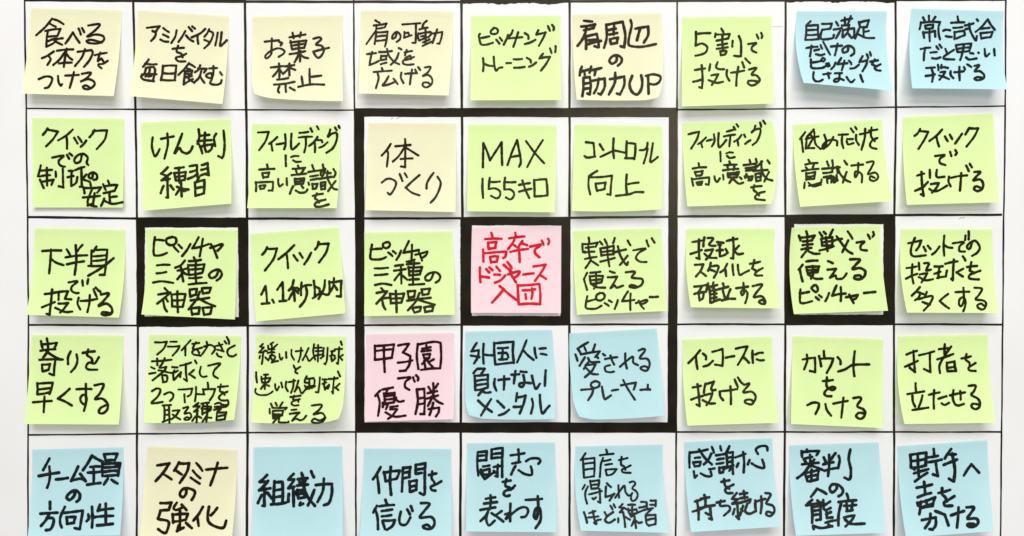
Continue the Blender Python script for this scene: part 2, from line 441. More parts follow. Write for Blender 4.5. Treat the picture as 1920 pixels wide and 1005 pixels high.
note('green',455,205,"85 135 75 500 42 930 920 145 915 500 885 930","""
145 218 245 212 215 300 155 385
325 262 290 295 250 325;270 320 280 388;320 330 390 318;~400 235 405 320 392 375
~460 230 455 330 465 378 500 355 532 322
535 222 620 212;528 265 655 258;595 265 595 340 580 405;640 180 655 210;700 160 715 188
705 260 670 310 625 345;680 320 680 405;~705 290 740 290 750 310;720 362 760 345 800 310
~825 190 815 230 800 255;~805 258 840 230 885 225 885 290 850 365 788 410;870 170 885 195;905 155 912 175
405 435 408 535;~455 450 485 440 525 440;~475 480 505 495 548 492
230 520 235 550;155 568 298 560;185 600 195 645;185 600 250 595 240 635 195 640;125 685 125 770;120 690 285 682 280 765 245 765;160 725 170 750;160 720 215 715 200 745 165 750
~335 655 335 690 348 725 378 705;415 650 418 715
520 530 530 550;470 560 590 550;500 570 510 600;575 565 550 605;460 620 600 605;490 650 495 710;490 655 580 650 570 700 495 705;500 680 570 675;475 725 445 795;~500 765 540 785 590 780 610 755;555 720 570 740;620 690 625 710
655 525 670 565;620 590 770 570;635 632 710 620;640 665 720 650;655 700 660 750;655 705 705 700 690 745 660 750;755 520 765 570;~775 570 740 590 735 620;780 560 750 635;720 655 840 635;735 690 740 755;735 690 780 685 775 750 740 750;740 720 780 715;~800 580 800 650 850 740 890 755;875 675 840 720 805 770;~855 562 875 600 860 640;790 600 830 600
660 815 755 795;~700 790 680 840 700 850 720 880;~780 850 720 865 680 890 690 915 740 915 810 895
""",w=.95)
note('yellow',670,205,"105 125 90 520 75 950 930 128 930 520 925 968","""
315 325 280 380 230 435;275 385 290 420 278 540;358 348 500 335;450 280 452 350 450 545 412 538;450 350 390 440 335 492;455 360 520 400 575 435;408 468 520 462
~230 690 280 655 330 660 365 690 350 745 310 802 285 785;398 608 425 675;445 600 468 640
585 620 515 680 455 738 515 785 585 810
~718 598 680 650 655 700 652 745;~755 635 785 690 770 760 735 830 690 880
""",w=.95)
note('green',865,205,"65 142 60 520 55 960 898 150 892 520 880 970","""
203 545 208 320;208 320 270 480 380 310 385 525
435 525 525 290 560 480 545 540;465 450 550 435
610 300 780 508;768 290 620 545
200 655 205 835
268 645 258 750;275 685 362 680;~258 750 320 745 365 775 360 820 330 838 280 815
412 645 405 750;415 685 510 685;~405 755 460 755 495 785 490 825 460 848 420 830
545 712 645 695;545 775 660 748;575 670 605 760 640 835
685 665 690 820;690 668 800 658 812 810 690 820
""")
note('green',1060,205,"85 142 75 520 62 955 915 160 915 520 905 940","""
195 310 265 318 275 440;180 440 210 455 280 445
325 330 358 382;330 448 400 415 450 390;455 275 450 380 458 460;450 385 500 395 560 408
578 300 575 460;580 318 660 325 650 470;565 460 650 460
~700 385 745 380 770 350 775 315;775 370 760 440 738 510;~825 320 810 420 800 495 840 475 870 450
300 580 225 630;222 630 218 720 235 802;225 640 440 625 430 720 425 805 395 800;285 700 300 770;290 700 380 690 370 750 300 765
578 615 580 800;590 705 690 690;478 815 600 800 660 780 735 780
""",bm=14)
note('green',1270,205,"48 130 60 500 95 915 890 105 934 670 888 890","""
105 235 205 212 185 280 130 370
270 265 230 305 195 328;225 320 235 358;278 298 325 285;~345 235 350 300 325 350
~390 225 385 300 392 355 420 340 460 290
465 210 540 190;440 255 545 238;500 260 490 350;530 165 545 190;558 140 575 165
605 240 575 280 535 305;570 300 575 340;630 240 640 260;640 325 690 290
~735 155 725 190 700 215;~700 218 740 190 780 185 780 230 750 300 710 335;780 125 790 165;810 108 828 135
405 400 408 490;~462 415 490 405 525 408;~470 440 495 458 540 450
200 505 205 540;145 558 270 545;165 590 180 630;165 590 240 580 230 620 180 625;135 650 150 720;140 660 300 640 295 710 270 705;180 690 195 715;180 690 235 680 225 710 195 712
~350 630 355 660 375 685 400 650;430 615 435 660
490 490 500 515;440 525 560 520;470 530 480 570;540 520 530 570;430 575 575 560;475 600 480 640;475 605 580 590 560 640 480 640;485 620 560 615;525 645 490 695;~535 665 580 700 620 690;590 640 605 655;635 630 640 645
680 475 690 505;625 525 740 510;645 555 720 545;645 580 720 570;650 610 690 670;660 640 710 630 700 665 670 668;740 465 750 500;740 520 735 580;745 545 800 490;715 580 850 570;735 610 745 680;740 610 790 600 785 670 745 675;745 640 790 635;~790 490 800 590 840 650 895 670;865 590 820 680;850 480 870 510
695 735 795 722;~725 715 720 760 745 780 770 810;~825 775 770 790 735 820 745 845 825 855
""",w=.92)
note('green',1475,205,"60 145 75 500 128 918 900 95 935 500 1000 865","""
175 215 125 280;140 280 155 400;255 190 225 225 190 260;190 260 180 370;180 280 300 255;225 240 250 270 200 360;~260 210 270 320 320 375;185 365 260 365
355 240 375 310 350 370;~440 260 400 330 340 370 345 330 400 290 470 295 475 340
490 240 580 235;525 235 520 310 535 365;570 280 625 280;~565 300 580 330 630 318;605 180 630 215;645 165 660 190
~655 240 655 290 680 335;690 235 780 215;740 185 735 270 705 380
775 200 855 190;800 170 795 250 830 300;~855 270 810 290 785 330 800 360 845 372
205 475 220 505;175 520 290 505;180 545 200 570;255 520 245 560;145 580 300 560;185 600 185 665;185 605 270 590 260 655 190 660;190 635 260 625;170 690 165 745;~205 690 250 725 325 710;210 720 325 690 330 660
380 490 395 530;335 560 500 545;345 600 430 590;350 640 420 625;380 660 385 695;380 655 430 645 420 690;430 480 440 560;430 545 430 590;470 540 480 600;440 630 445 690 480 670 470 620;450 640 470 670;~480 540 500 600 550 660 600 685;565 590 530 690;545 485 570 520
~610 530 720 520;~675 505 670 600 645 640 645 590 680 590 710 620 708 690
~755 500 820 492 795 555 765 610 830 595 860 620 855 655 820 675 785 660 790 630 830 645
""",w=.95,lift=1.4)
note('green',1680,205,"68 72 68 420 103 900 918 38 940 450 975 875","""
228 185 205 225 175 250;225 205 305 212 265 290 212 372
435 190 385 245 315 298;380 255 405 348
462 255 488 300;508 240 530 280;622 230 595 270 558 322
690 175 670 210 655 235;690 178 775 180 735 260 665 350
~370 440 460 430 415 465 415 505 465 525;510 400 522 440;~560 385 572 410 560 430
198 625 265 605;240 590 245 700 260 815 235 800;180 768 250 735 300 685;318 570 320 645;~385 570 380 610 390 640 455 635;330 705 405 695 380 740 340 785;~315 750 350 770 400 765 480 720
~500 635 495 680 515 725;520 645 670 622;615 600 610 680 603 765;662 530 685 580;695 512 715 545
~738 590 795 590 760 630 730 670 790 660 820 695 815 745 770 770 735 750 755 725 800 740
""",w=1.1)
note('green',40,410,"122 88 105 500 45 905 975 105 970 520 920 932","""
198 305 375 300;280 292 262 515;280 380 330 415 398 438
428 290 460 345;575 248 525 310;415 365 620 345;430 430 590 402;512 250 518 400 502 528
708 262 680 310;662 300 658 440;662 302 810 292 800 400 785 530 740 530;680 355 790 345;680 398 790 385;630 445 780 440;870 372 760 460 630 538
~445 600 530 590 475 640 475 680 510 700 540 700;575 580 580 630;630 570 622 615
222 710 335 692;290 668 280 780 265 905 235 895;195 835 315 785;350 695 350 765;355 690 440 685 410 755 470 760;350 800 440 795 400 850 365 885;320 840 410 878 480 875
~540 745 530 800 555 855;560 775 715 755;645 720 640 800 622 880;680 665 710 735;700 650 745 690
~750 715 825 705 770 780 725 825 800 800 850 840 850 890 800 910 760 900 770 880 830 890
""",w=1.1)
note('green',255,410,"90 98 95 480 50 902 955 105 945 520 932 950","""
175 200 262 205;~178 175 168 250 168 335 200 348 250 340 292 322;~345 172 290 190 290 230 330 250 375 230 375 185 340 172;345 250 400 312;400 245 432 278;~512 240 480 295 435 352
590 175 530 280;530 280 685 240;630 190 600 355
~700 275 810 240 800 270 770 300;705 240 735 290 765 368
198 440 318 435;195 515 285 502;162 602 240 590 350 605
460 395 420 440 370 462;420 440 445 590;390 490 475 470;445 500 390 570;450 510 480 525;500 400 610 388;545 365 560 400;490 435 500 520;490 440 645 430 625 510 500 530;500 480 630 470;565 400 568 610;500 560 620 552;495 620 665 605
~780 480 755 540 710 560 688 530 720 495 780 480 808 520 790 560 760 582
270 655 300 685;208 715 325 695 270 745 200 800;255 770 270 840 292 875;285 755 300 780;335 720 340 830;335 715 465 710 440 830 345 825;340 770 450 765;390 685 395 880
505 665 510 735;505 668 575 660 565 715 510 735;620 655 630 700;620 655 705 650 690 695 630 705;515 770 690 745;600 690 570 760 495 855;590 750 660 790 745 825;520 845 530 905;520 845 600 835 590 895 530 900;625 840 640 905;625 840 715 835 700 895 640 905
""",w=1.1,lift=.6)
note('green',460,410,"45 142 68 500 102 968 880 80 915 520 940 892","""
205 270 185 310 158 340;205 285 298 280 265 380 185 488
460 250 390 320 312 382;390 340 402 465
455 345 492 395;512 325 540 368;620 320 590 380 555 430
690 220 680 260 658 290;685 240 785 235 760 320 695 412
150 715 190 635 205 800;155 802 225 795
255 765 268 790
300 670 350 600 355 775;322 778 385 772
455 580 440 640 410 675;415 670 490 650;460 650 465 775;470 660 410 760;480 680 500 705;530 600 525 720;500 660 495 700;~570 640 580 700 560 770 515 828;~515 665 560 630 620 625 
645 585 655 740;635 750 700 700;660 640 700 660;~750 580 740 660 690 755;~700 680 740 710 780 715 795 690
790 590 795 690;800 600 905 585 900 735 860 730;835 560 830 630 800 690;840 630 865 670
""",w=1.1)
note('green',670,410,"65 130 68 500 65 918 895 118 910 520 918 905","""
125 290 230 282;~138 245 125 320 125 375 170 385 230 380 270 362;~275 222 245 235 245 265 275 278 305 255 300 225 270 222;290 318 330 352;335 305 362 328;~412 300 395 345 368 388
485 212 435 318;435 320 580 295;515 245 510 385
545 340 660 310 650 340 620 365;580 315 610 395
162 468 290 462;165 532 285 522;168 625 240 612 320 625
355 445 430 435;345 490 455 475;410 445 415 610;410 505 350 580;415 530 470 575;465 430 585 420;~540 385 500 400 465 405;480 455 490 530;480 460 610 455 590 525 490 535;490 495 600 490;535 405 525 620;490 575 580 570;488 622 630 615
~720 510 690 575 650 580 640 550 680 515 740 505 780 540 770 580 738 602
225 655 260 690;182 700 280 685 240 735 180 800;235 770 245 820 265 855;250 750 300 745;305 705 315 800;305 708 440 705 415 790 320 795;310 755 430 750;362 680 370 880
475 685 485 745;475 685 545 680 535 735 485 745;605 665 615 715;605 668 685 660 670 710 615 718;470 772 690 745;585 700 550 780 475 865;570 765 640 785 730 810;515 835 540 885;525 840 600 830 590 870 540 885;630 835 640 880;630 835 715 825 705 870 640 880
""",w=1.05)
note('pink',865,405,"100 105 92 500 92 912 942 92 940 500 938 915","""
282 158 295 205;225 218 380 215;252 250 258 310;252 252 330 245 320 300 258 310;205 315 208 430;210 352 425 335 415 380 395 395;270 385 280 440;270 385 345 380 335 430 280 438
508 158 515 195;450 210 595 192;500 225 480 260 440 312;490 270 525 295;575 235 545 280;560 255 620 275;460 338 630 310;540 290 550 435
~650 288 750 270 700 310 695 350 735 388;758 230 775 272;~818 215 828 240 818 265
175 485 175 560 180 622;180 570 260 580;235 500 262 530;265 485 295 512
330 478 365 520;310 552 365 555;318 628 370 605 415 560
400 460 470 520;435 435 475 490;~440 550 545 520 530 560 490 585;455 510 480 570 515 625
582 552 680 540
680 475 795 458 760 520 695 610;740 555 798 592
362 660 400 690;400 690 350 750 290 815;400 695 460 745 525 795
530 650 540 830;530 655 735 640 742 830 545 832;578 700 695 690;665 680 670 730 660 780;605 735 610 780
""",ink='red',flat=.6,w=1.15)
note('green',1065,410,"48 112 58 500 85 905 880 88 905 500 935 870","""
195 178 200 225;135 235 140 315 160 310;140 240 280 225 260 265;165 275 240 265;190 250 215 400;155 320 250 310;160 380 270 360;215 390 165 465;225 400 285 440
300 215 325 245;345 195 365 235;440 182 425 230;305 280 315 350;305 280 430 255 430 335 320 345;315 315 430 300;370 250 390 450;305 405 440 370;~470 260 490 340 530 410 555 435 565 410;425 320 545 290;560 350 490 435;562 205 588 250
~615 298 735 280 670 320 640 370 680 405 740 408;740 205 760 260;790 185 815 225
180 510 150 570;150 570 165 620 180 670;210 510 305 500;205 540 215 610;205 545 330 540 315 600 220 615;215 580 320 570;265 505 265 620 245 660;215 610 270 645 350 650
395 495 440 510;375 552 465 545 400 655;~400 655 440 630 460 650 520 630
~545 505 630 500 600 550 630 560 700 570 695 620 640 650 580 640 600 625 650 640
180 780 270 755;~182 730 170 790 170 840 220 850 270 845 315 820;~305 700 270 720 270 760 310 770 345 740 335 705 300 700;345 795 385 822;385 770 412 785;~470 765 460 800 440 850
565 685 510 778;510 778 625 765;590 705 588 860
~640 795 740 765 735 790 690 805;665 770 690 820 715 848;772 738 848 735
""",w=.95)
note('green',1270,410,"88 95 82 420 128 835 920 92 925 500 985 845","""
142 220 235 205;205 195 208 380 180 370;125 332 230 295;255 178 245 260;~285 182 340 185 300 240 320 255 360 255;265 300 335 290 310 340 270 385;255 330 300 365 370 370
375 220 435 228;385 245 410 250;400 260 400 350;370 300 430 295;400 355 440 345 475 320;465 210 565 190;525 180 525 375 505 372;455 285 470 310;580 255 540 300;540 310 575 335 620 328
165 435 245 430 220 490 175 545;215 500 270 540
315 415 305 460 290 490;~310 450 385 445 375 500 345 555;310 480 350 495
470 425 440 480 405 505;455 480 460 540;520 430 530 530
~570 435 575 490 590 530 630 510 675 488
685 425 780 405;725 390 705 470 740 490;~805 465 760 490 730 520 745 535 800 535
160 640 290 620;230 640 200 690 160 710;200 700 210 765;200 700 250 690 240 750 210 770;290 610 270 690;285 645 375 625;300 650 310 790;340 600 330 650;310 680 375 670;310 715 370 705;310 750 370 740;320 792 400 760;345 650 345 780
430 610 440 645;385 665 480 640;430 680 450 750;500 665 470 750;420 770 480 755 545 755
~555 655 665 640;~622 605 630 690 610 720 600 690 630 670 660 700 655 750 640 795
~710 635 800 620 750 690 720 740 790 730 825 765 825 800 790 800 770 780 800 765 825 785
""",w=1.1,lift=1.4)
note('green',1475,405,"48 110 30 300 68 922 882 85 905 500 955 892","""
185 145 195 180;115 185 130 230;125 205 265 185 235 230;155 240 240 230;195 220 200 320;150 275 245 265;140 315 235 300;200 315 140 388;210 335 260 355 310 355
310 155 335 190;350 150 370 170;435 130 405 190;325 215 335 280;330 215 430 200 430 275 340 280;330 250 430 235;370 200 385 330;310 325 445 285;~440 235 480 220 520 215;~470 190 520 260 570 325 620 355;580 230 525 340;575 145 620 215
~660 250 735 240 700 275 700 315 755 325;765 175 785 212;~815 150 822 175 810 195
150 460 115 505;125 505 135 560 150 615;185 428 290 420;185 480 200 540;185 480 305 475 290 530 200 540;195 510 290 505;245 470 250 540 230 590;200 550 270 590 335 590
390 425 435 445;385 505 465 498 410 580;~410 580 460 560 470 590 520 590 545 570 565 540
~600 408 690 410 650 460 620 500 690 490 740 520 730 570 690 595 640 590 645 565 690 560 705 580
125 730 210 715;~130 690 125 760 130 815 170 820 240 802;~265 650 235 675 250 700 280 715 295 690 280 655 260 650;275 765 305 790;305 745 330 765;~400 725 385 765 365 802
470 655 430 750;430 750 555 730;510 670 510 800
560 765 670 745 655 775 620 790;590 740 632 820;730 725 835 715
""",w=1.15,lift=.7)
note('green',1680,410,"52 95 40 420 105 885 908 98 920 500 965 888","""
115 232 240 205;~178 182 150 250 140 320 170 355 280 345;235 215 215 265 190 298
260 265 280 305;300 255 325 285;410 262 375 310 340 338
455 160 455 350;455 250 490 270 530 275
~535 232 640 220 600 260 600 305 650 310;655 160 652 200;685 120 685 195
~720 215 700 275 680 285 670 260 700 225 750 210 790 270 765 320 718 350
100 465 195 450;155 430 150 530 165 610;95 565 200 520;215 415 220 480;~265 420 310 420 290 470 285 490 330 480;225 525 295 515 270 560 240 600;215 550 280 580 350 570
365 450 440 448;410 455 400 560;360 520 420 500;385 560 470 545 480 490;465 425 580 402;545 385 535 580 520 565;635 470 570 505 630 545;630 355 655 395
670 455 765 445;710 410 695 490 740 510;~795 490 740 510 695 530 690 560 730 570 780 572
225 645 185 690 150 725;195 690 230 700 215 740 180 768;220 695 260 710;290 690 270 740 200 760;~270 740 345 730 320 800 262 865;250 785 290 800 320 810
490 710 412 775 500 845
560 692 690 688;~635 650 640 760 620 820 595 810 600 760 635 740 655 780 650 830 635 870
~740 650 810 660 780 720 750 760 820 770 850 800 830 850 790 850 765 820 800 800 830 820
""",w=1.05,lift=1.4)
note('green',40,610,"98 90 72 480 30 930 960 95 950 480 918 935","""
240 122 250 165;185 150 200 215;190 180 335 165 310 215;180 240 320 225;250 190 250 240 205 305;235 245 360 318;170 325 390 322;195 370 200 435;195 370 270 365 255 420 200 435;320 330 310 400 308 470 265 455
~465 245 440 300 440 365;~520 275 528 330 510 390 468 440
580 260 690 245;~630 228 620 280 660 310 670 350;~730 300 690 360 640 350 610 385 630 415 715 418
150 545 150 650;150 550 295 540 285 590 265 645;160 605 285 590;155 650 265 630;110 725 285 712;218 670 215 740 210 818
455 598 345 690 475 755
518 602 660 600;~608 552 608 660 605 740 570 730 555 690 580 655 610 670 612 720 590 805
~690 565 775 555 740 640 695 695 760 690 810 735 810 790 770 828 730 820 745 780 790 755
""",w=1.15)
note('green',260,610,"98 85 78 450 48 918 965 98 945 480 900 890","""
155 160 265 155 235 220 175 275
298 155 360 155;275 200 385 195 365 235 320 285
490 140 445 190 405 235;440 195 440 282
505 175 570 165;~540 160 510 220 550 230 570 260;~595 210 530 230 505 250 520 275 585 285
640 155 645 200 600 270;~615 200 680 185 720 220 690 270
725 195 790 180;755 165 790 230;740 230 800 245;~735 265 750 290 780 298
810 150 825 170;~830 110 850 150 850 175
~905 190 850 220 835 250 850 285 890 292 918 275
220 470 230 530;~220 470 265 475 265 525 230 535
@275 665 20.1;200 250 940 190;395 150 400 400;680 130 590 330 480 470;170 470 300 530;90 720 330 680;490 500 740 460 680 580 580 680 220 970;440 590 580 610 960 690 1180 600;960 465 1170 480;1040 590 1000 700 1010 960;1030 960 1290 660 1260 840
390 380 495 350;445 360 445 440 455 525 425 505;520 420 475 460 530 495;530 330 545 358
~585 390 575 450 600 485 640 480
~655 380 770 358 715 420 705 470 745 498
~125 620 170 595 205 610 180 670 120 730 160 732 225 722
~240 650 290 630 325 650 320 685 295 712
375 605 505 595 490 650 460 670;430 650 435 725
540 580 530 715;540 645 620 650
650 540 655 590;605 600 615 650;610 605 720 600 700 660 670 705
745 580 840 572;~775 555 765 620 800 630 810 655;~835 625 780 650 755 680 775 705 805 708
225 755 305 750;240 760 240 900;285 760 290 920;245 800 285 795;245 845 285 840;225 910 300 880;320 805 385 800 350 850 310 885;320 840 390 885
~420 780 470 770 430 830 480 825 495 860 465 890 430 885 450 865 480 875
@355 745 20.1;345 210 150 350 390 330 180 540 330 500;300 560 270 940;230 720 110 890;350 720 450 780;450 240 740 200;520 280 490 440 490 640;450 420 560 340 820 350 800 480 720 520 490 620;670 270 680 520 640 920;560 440 780 430;640 700 490 920;700 760 830 770;~960 250 1080 210 1200 240 1180 380;960 360 1120 350;930 470 1100 420 1280 360;~1350 120 1430 110 1470 170 1460 260 1400 340 1280 360;1230 270 1420 290;1180 440 1060 540;1040 580 1020 860;1060 570 1390 560 1330 820 1020 860;1050 720 1370 650
""",w=.84,bm=12)
note('green',460,610,"102 92 85 450 55 915 948 105 940 480 905 905","""
@480 635 20.1;265 195 150 295 285 335 120 520;120 525 260 510 350 445 420 475;150 650 130 740;265 540 250 760 220 950;350 700 465 820 520 700 600 580;650 140 540 210;590 230 600 330;455 270 470 400;800 220 680 330;470 400 690 400;440 540 580 510 700 515;590 420 600 600;~520 640 640 630 720 680 690 780 600 880;560 700 620 830;590 900 720 860 830 840;~880 570 900 720 950 800 1000 720;1135 510 1145 720
~435 230 435 280 460 325;475 245 540 238;525 210 520 280 500 345
~595 215 560 290 535 335 570 285 600 335 640 300
@580 635 20.1;180 210 150 400 150 540 220 790;330 240 330 400;220 350 460 335;240 470 500 455;330 400 320 870;210 640 500 590 540 640 430 740;545 350 520 560;690 340 670 700 650 850 600 960 560 940;820 475 950 455;860 480 850 600;780 650 870 620 960 640 970 740 850 850 830 700;960 400 1240 385;1125 320 1110 600 1080 950 1030 920;1260 610 1150 690 1240 800;1185 110 1225 230
455 378 470 410;~518 390 480 415 470 440 490 452
@470 695 20.1;205 60 210 250 240 450;500 150 650 145;570 140 540 400 530 690;400 220 410 350 430 450;400 320 560 290 740 270 700 370 620 440 440 440;530 480 380 690;560 520 700 575;~190 680 170 800 260 890 400 920 600 910 740 850 830 780;~920 510 930 640 990 740 1070 600;1150 450 1195 630
~385 530 380 580 400 620;405 535 470 520;455 510 450 580 430 635
~500 520 480 590 460 630 500 580 530 640 570 600
@560 695 20.1;300 210 240 330 230 440;300 300 560 280 600 380 580 550 610 580 490 650;400 300 400 640 390 690;240 450 410 460;230 560 260 620 420 590 580 570;270 620 290 700 400 640;800 250 780 520 740 820 640 805;900 325 1060 330;980 330 970 460 960 560 990 720;890 500 1040 440;990 720 1060 620 1150 520 1100 680;1130 310 1470 280;1340 240 1310 500 1290 860 1250 790;1540 490 1380 640 1500 730;1480 30 1560 210
425 675 520 662;~460 660 450 700 490 700 500 720;~512 695 450 715 435 740 460 755 500 752
@500 750 20.1;160 140 215 270;335 110 385 210;600 85 500 240;110 330 120 510;210 295 760 285 700 350;230 410 620 400 580 580 480 600;230 420 240 690;240 530 500 540;240 590 480 600;250 650 450 660;240 690 400 700;350 740 240 860;480 650 455 840 820 840 825 800;930 375 1130 355;870 520 1240 470 950 780;~960 780 1100 700 1250 760 1380 720 1490 590
~625 755 720 748 690 800 640 840 720 825 750 870 720 910 660 920 625 905 650 880 700 895 755 870
""",w=.78,bm=14,curl='BR')
note('pink',670,610,"85 82 75 480 70 908 912 68 915 480 905 885","""
165 190 165 325;170 195 345 180 325 305;185 240 335 225;165 325 325 305;250 190 258 438
385 190 485 175 430 255 500 290 490 370 455 425 400 430;382 352 518 330
570 175 560 290 575 410;575 180 720 155 785 165 790 300 780 405 600 420;610 220 690 205;650 185 655 240;605 245 690 235;620 275 630 310;620 275 685 270 675 310 630 312;660 310 610 365;630 335 640 395;650 310 680 360 710 392;720 320 670 350
~385 500 500 490 455 530 450 580 490 608;525 490 540 530;~555 472 575 495 570 518
215 615 170 665;190 650 210 720 205 790 195 852;235 605 335 585;285 600 270 640;250 640 260 745;250 645 350 635 345 725 260 735;255 670 345 660;255 700 345 690;240 730 240 770;~365 680 370 705 400 720 435 712;290 740 270 790;310 770 380 760;310 790 375 790 330 850 290 880;265 820 350 860 455 850
560 600 570 720 548 835;560 605 630 598 635 720 630 835 595 835;570 690 630 680;565 745 630 735;670 580 695 620;760 550 735 590;660 640 750 620;655 690 760 660;715 545 715 650 665 760;700 670 760 720 805 740;670 790 770 775 765 820 740 858;715 730 700 790 680 845
""",ink='maroon',w=1.1,lift=.7)
note('blue',860,610,"62 58 58 480 70 870 880 40 905 480 905 882","""
170 165 120 245;125 245 190 235 180 300 145 360;115 285 195 300;235 175 230 270 235 360;235 275 330 282
335 165 335 260 345 365;340 170 515 155 510 250 520 355;345 370 515 350;370 215 465 210;375 262 450 260;415 215 405 320;380 322 455 318;460 270 468 300
640 140 600 240 550 350;605 230 650 280 705 325
~715 210 720 260 732 305;762 220 820 215;772 268 828 278
175 410 140 450;180 410 245 410 210 460;150 475 155 610;155 475 275 465 275 570;160 525 270 510;160 565 270 550;~155 610 210 605 275 585;240 600 185 660;215 620 260 635 300 630
~340 505 335 560 355 615;375 515 475 505;428 478 425 605
495 465 570 460;535 430 520 548;585 435 640 440;~610 470 620 530 605 575 575 575 575 550 620 540 680 545
~690 475 710 560 730 598 765 550;820 425 815 500 812 570
305 695 255 775 210 850;185 710 250 770 312 815
365 712 428 775;~378 848 430 830 475 795
550 640 540 715;545 680 630 662 610 745 575 830;520 768 600 765
~690 692 700 750 682 830;~765 655 770 740 788 830 830 785 855 758
""",w=1.15,bm=12,lift=.8,curl='BL')
note('blue',1060,610,"38 75 48 450 105 885 860 28 905 480 935 850","""
215 160 115 220;120 225 145 265;180 205 195 240;280 180 260 240;145 275 325 245 280 300;95 275 115 335;185 300 135 380;~215 310 240 345 320 345;290 285 310 310;355 270 375 285;215 350 175 410;190 375 285 365 250 430 185 488;200 405 250 455 308 462
375 318 490 300;~425 285 440 330 460 370;~420 375 375 390 380 430 420 442 460 435
565 265 565 340 580 405;~515 390 560 350 635 295 640 350 685 375
~690 238 735 222 750 240 700 310 770 315 795 365 770 425 725 420 710 400 745 385 785 400
150 608 265 600 250 650 215 705;~280 525 245 545 245 575 275 590 315 575 320 540 285 525
~345 578 355 640 370 695 400 680 430 660
438 615 498 605
525 565 665 540 645 605;545 515 590 600 655 700
708 608 798 605;778 560 778 605
""",bm=14,curl='BL')
note('green',1270,610,"50 132 52 450 95 945 892 105 910 500 955 918","""
215 235 160 300 105 355;175 285 180 350 190 412
~240 265 268 290 270 320;~245 388 290 375 335 335
330 250 425 222 430 300 425 382 355 370
458 305 535 290
552 220 660 200 620 290 570 372;630 305 675 352
708 238 712 352;~735 275 770 260 805 258;~748 320 780 330 815 328
145 585 220 570;190 555 205 680 210 762 180 745;130 700 240 665;265 550 250 635;265 555 345 530 320 590 330 615 360 608;250 660 330 640 310 700 275 752;240 705 300 735 355 735
~400 625 405 670 432 705;410 620 565 600;500 575 505 660 505 742;540 510 570 580;~570 490 600 535 630 560
~630 560 680 550 620 630 700 625 738 670 720 725 690 745 640 728 645 705 690 700 720 720
""",w=1.1)
note('green',1475,610,"58 100 48 480 42 930 910 128 905 500 905 968","""
150 322 265 305 268 440 220 430;190 275 195 330 165 415
350 242 355 300;305 290 325 385;325 315 440 312 420 370 378 448
~480 300 505 330 508 365;~485 435 550 415 610 378 660 370 778 368;~642 245 632 330 630 410 638 478
340 525 435 515;~380 490 375 560 390 590 430 610 460 590 430 580 380 605 355 640 375 665 420 668
~195 752 250 728 300 735 300 775 272 835
~365 742 380 800 420 852;440 738 575 712;535 682 525 780 515 870
~630 685 690 678 700 700 665 760 720 790 742 825 720 870 685 880 655 855 680 825 735 830
""",w=1.1,lift=.8)
note('green',1670,610,"75 100 62 420 130 930 915 88 935 500 985 918","""
150 275 248 240;215 240 220 340 230 440 180 400;135 390 255 335;268 282 410 245;370 262 370 350 375 440 315 412
455 225 560 215;510 178 510 300;440 320 590 270;570 200 500 300 460 380 465 450;530 350 535 430;530 355 600 340 615 430 535 432;540 400 605 390
668 312 755 292;~715 270 705 320 740 350 745 385;~800 355 760 380 735 400 745 425 800 430
235 545 240 630;158 648 315 622;~205 665 210 720 230 765;300 660 285 720 260 780;205 798 355 775
360 655 460 632;410 610 405 700 408 785;450 692 525 668;~480 735 510 750 550 730
560 660 700 632;~592 610 585 680 605 740 640 755 690 740;655 620 660 700
~735 570 800 568 785 620 760 655 820 690 842 730 835 770 800 790 765 770 770 740 830 745
""",w=1.1,lift=1.2)
note('blue',45,805,"78 190 72 500 35 1010 935 168 935 500 905 1000","""
240 275 210 330 180 385;140 440 330 408;~238 350 245 430 235 500 218 550
300 472 412 458
510 350 445 485 530 465 580 488;530 420 580 488
640 248 600 320 555 385;640 250 690 280 740 305;625 355 715 350;600 408 715 400;655 365 655 510;595 522 720 505
755 235 770 295;755 235 880 230 855 290 770 295;740 320 740 440;740 325 905 320 885 435;760 360 885 350;760 400 885 390;760 440 885 430;790 465 752 520;825 475 880 510
~485 580 470 630 430 665 402 640 430 600 485 575 525 610 520 660 495 682
245 685 245 750;155 795 315 785;240 790 210 850 160 910;~215 835 275 840 275 890 250 940 208 950
385 730 345 820 340 880 355 925;350 790 555 765 540 850 525 940 475 930;400 825 405 890;400 830 485 825 470 880 405 890
~605 800 610 840 590 865;640 730 645 830 640 925;640 815 665 830;715 710 695 770;695 765 840 745;770 700 770 890;670 825 840 815;690 905 835 890
""",w=1.4)
note('yellow',255,805,"110 158 80 500 32 1015 955 190 945 520 905 1010","""
200 340 315 320 255 410 185 488;245 415 335 472
405 310 385 350 360 390;400 320 500 320 480 400 412 505;375 385 430 425
568 318 625 390;535 388 605 460;515 455 600 512
660 380 860 362;~770 315 740 420 700 528
~475 560 470 610 440 640 412 610 440 565 490 555 550 580 550 620 525 665
230 695 335 690 310 760 230 765;~232 765 215 820 210 845 290 860 310 890 285 970 250 970 208 940;~385 690 355 740 380 760 440 735;430 710 475 760;345 800 350 880;345 805 490 795 470 850 350 870;415 770 410 940;385 960 450 925;470 880 525 930;400 905 390 960
630 730 590 800 540 860;580 830 590 910
~688 730 675 820 690 880 760 920 825 925 850 860;765 740 735 780 705 810
""",w=1.3)
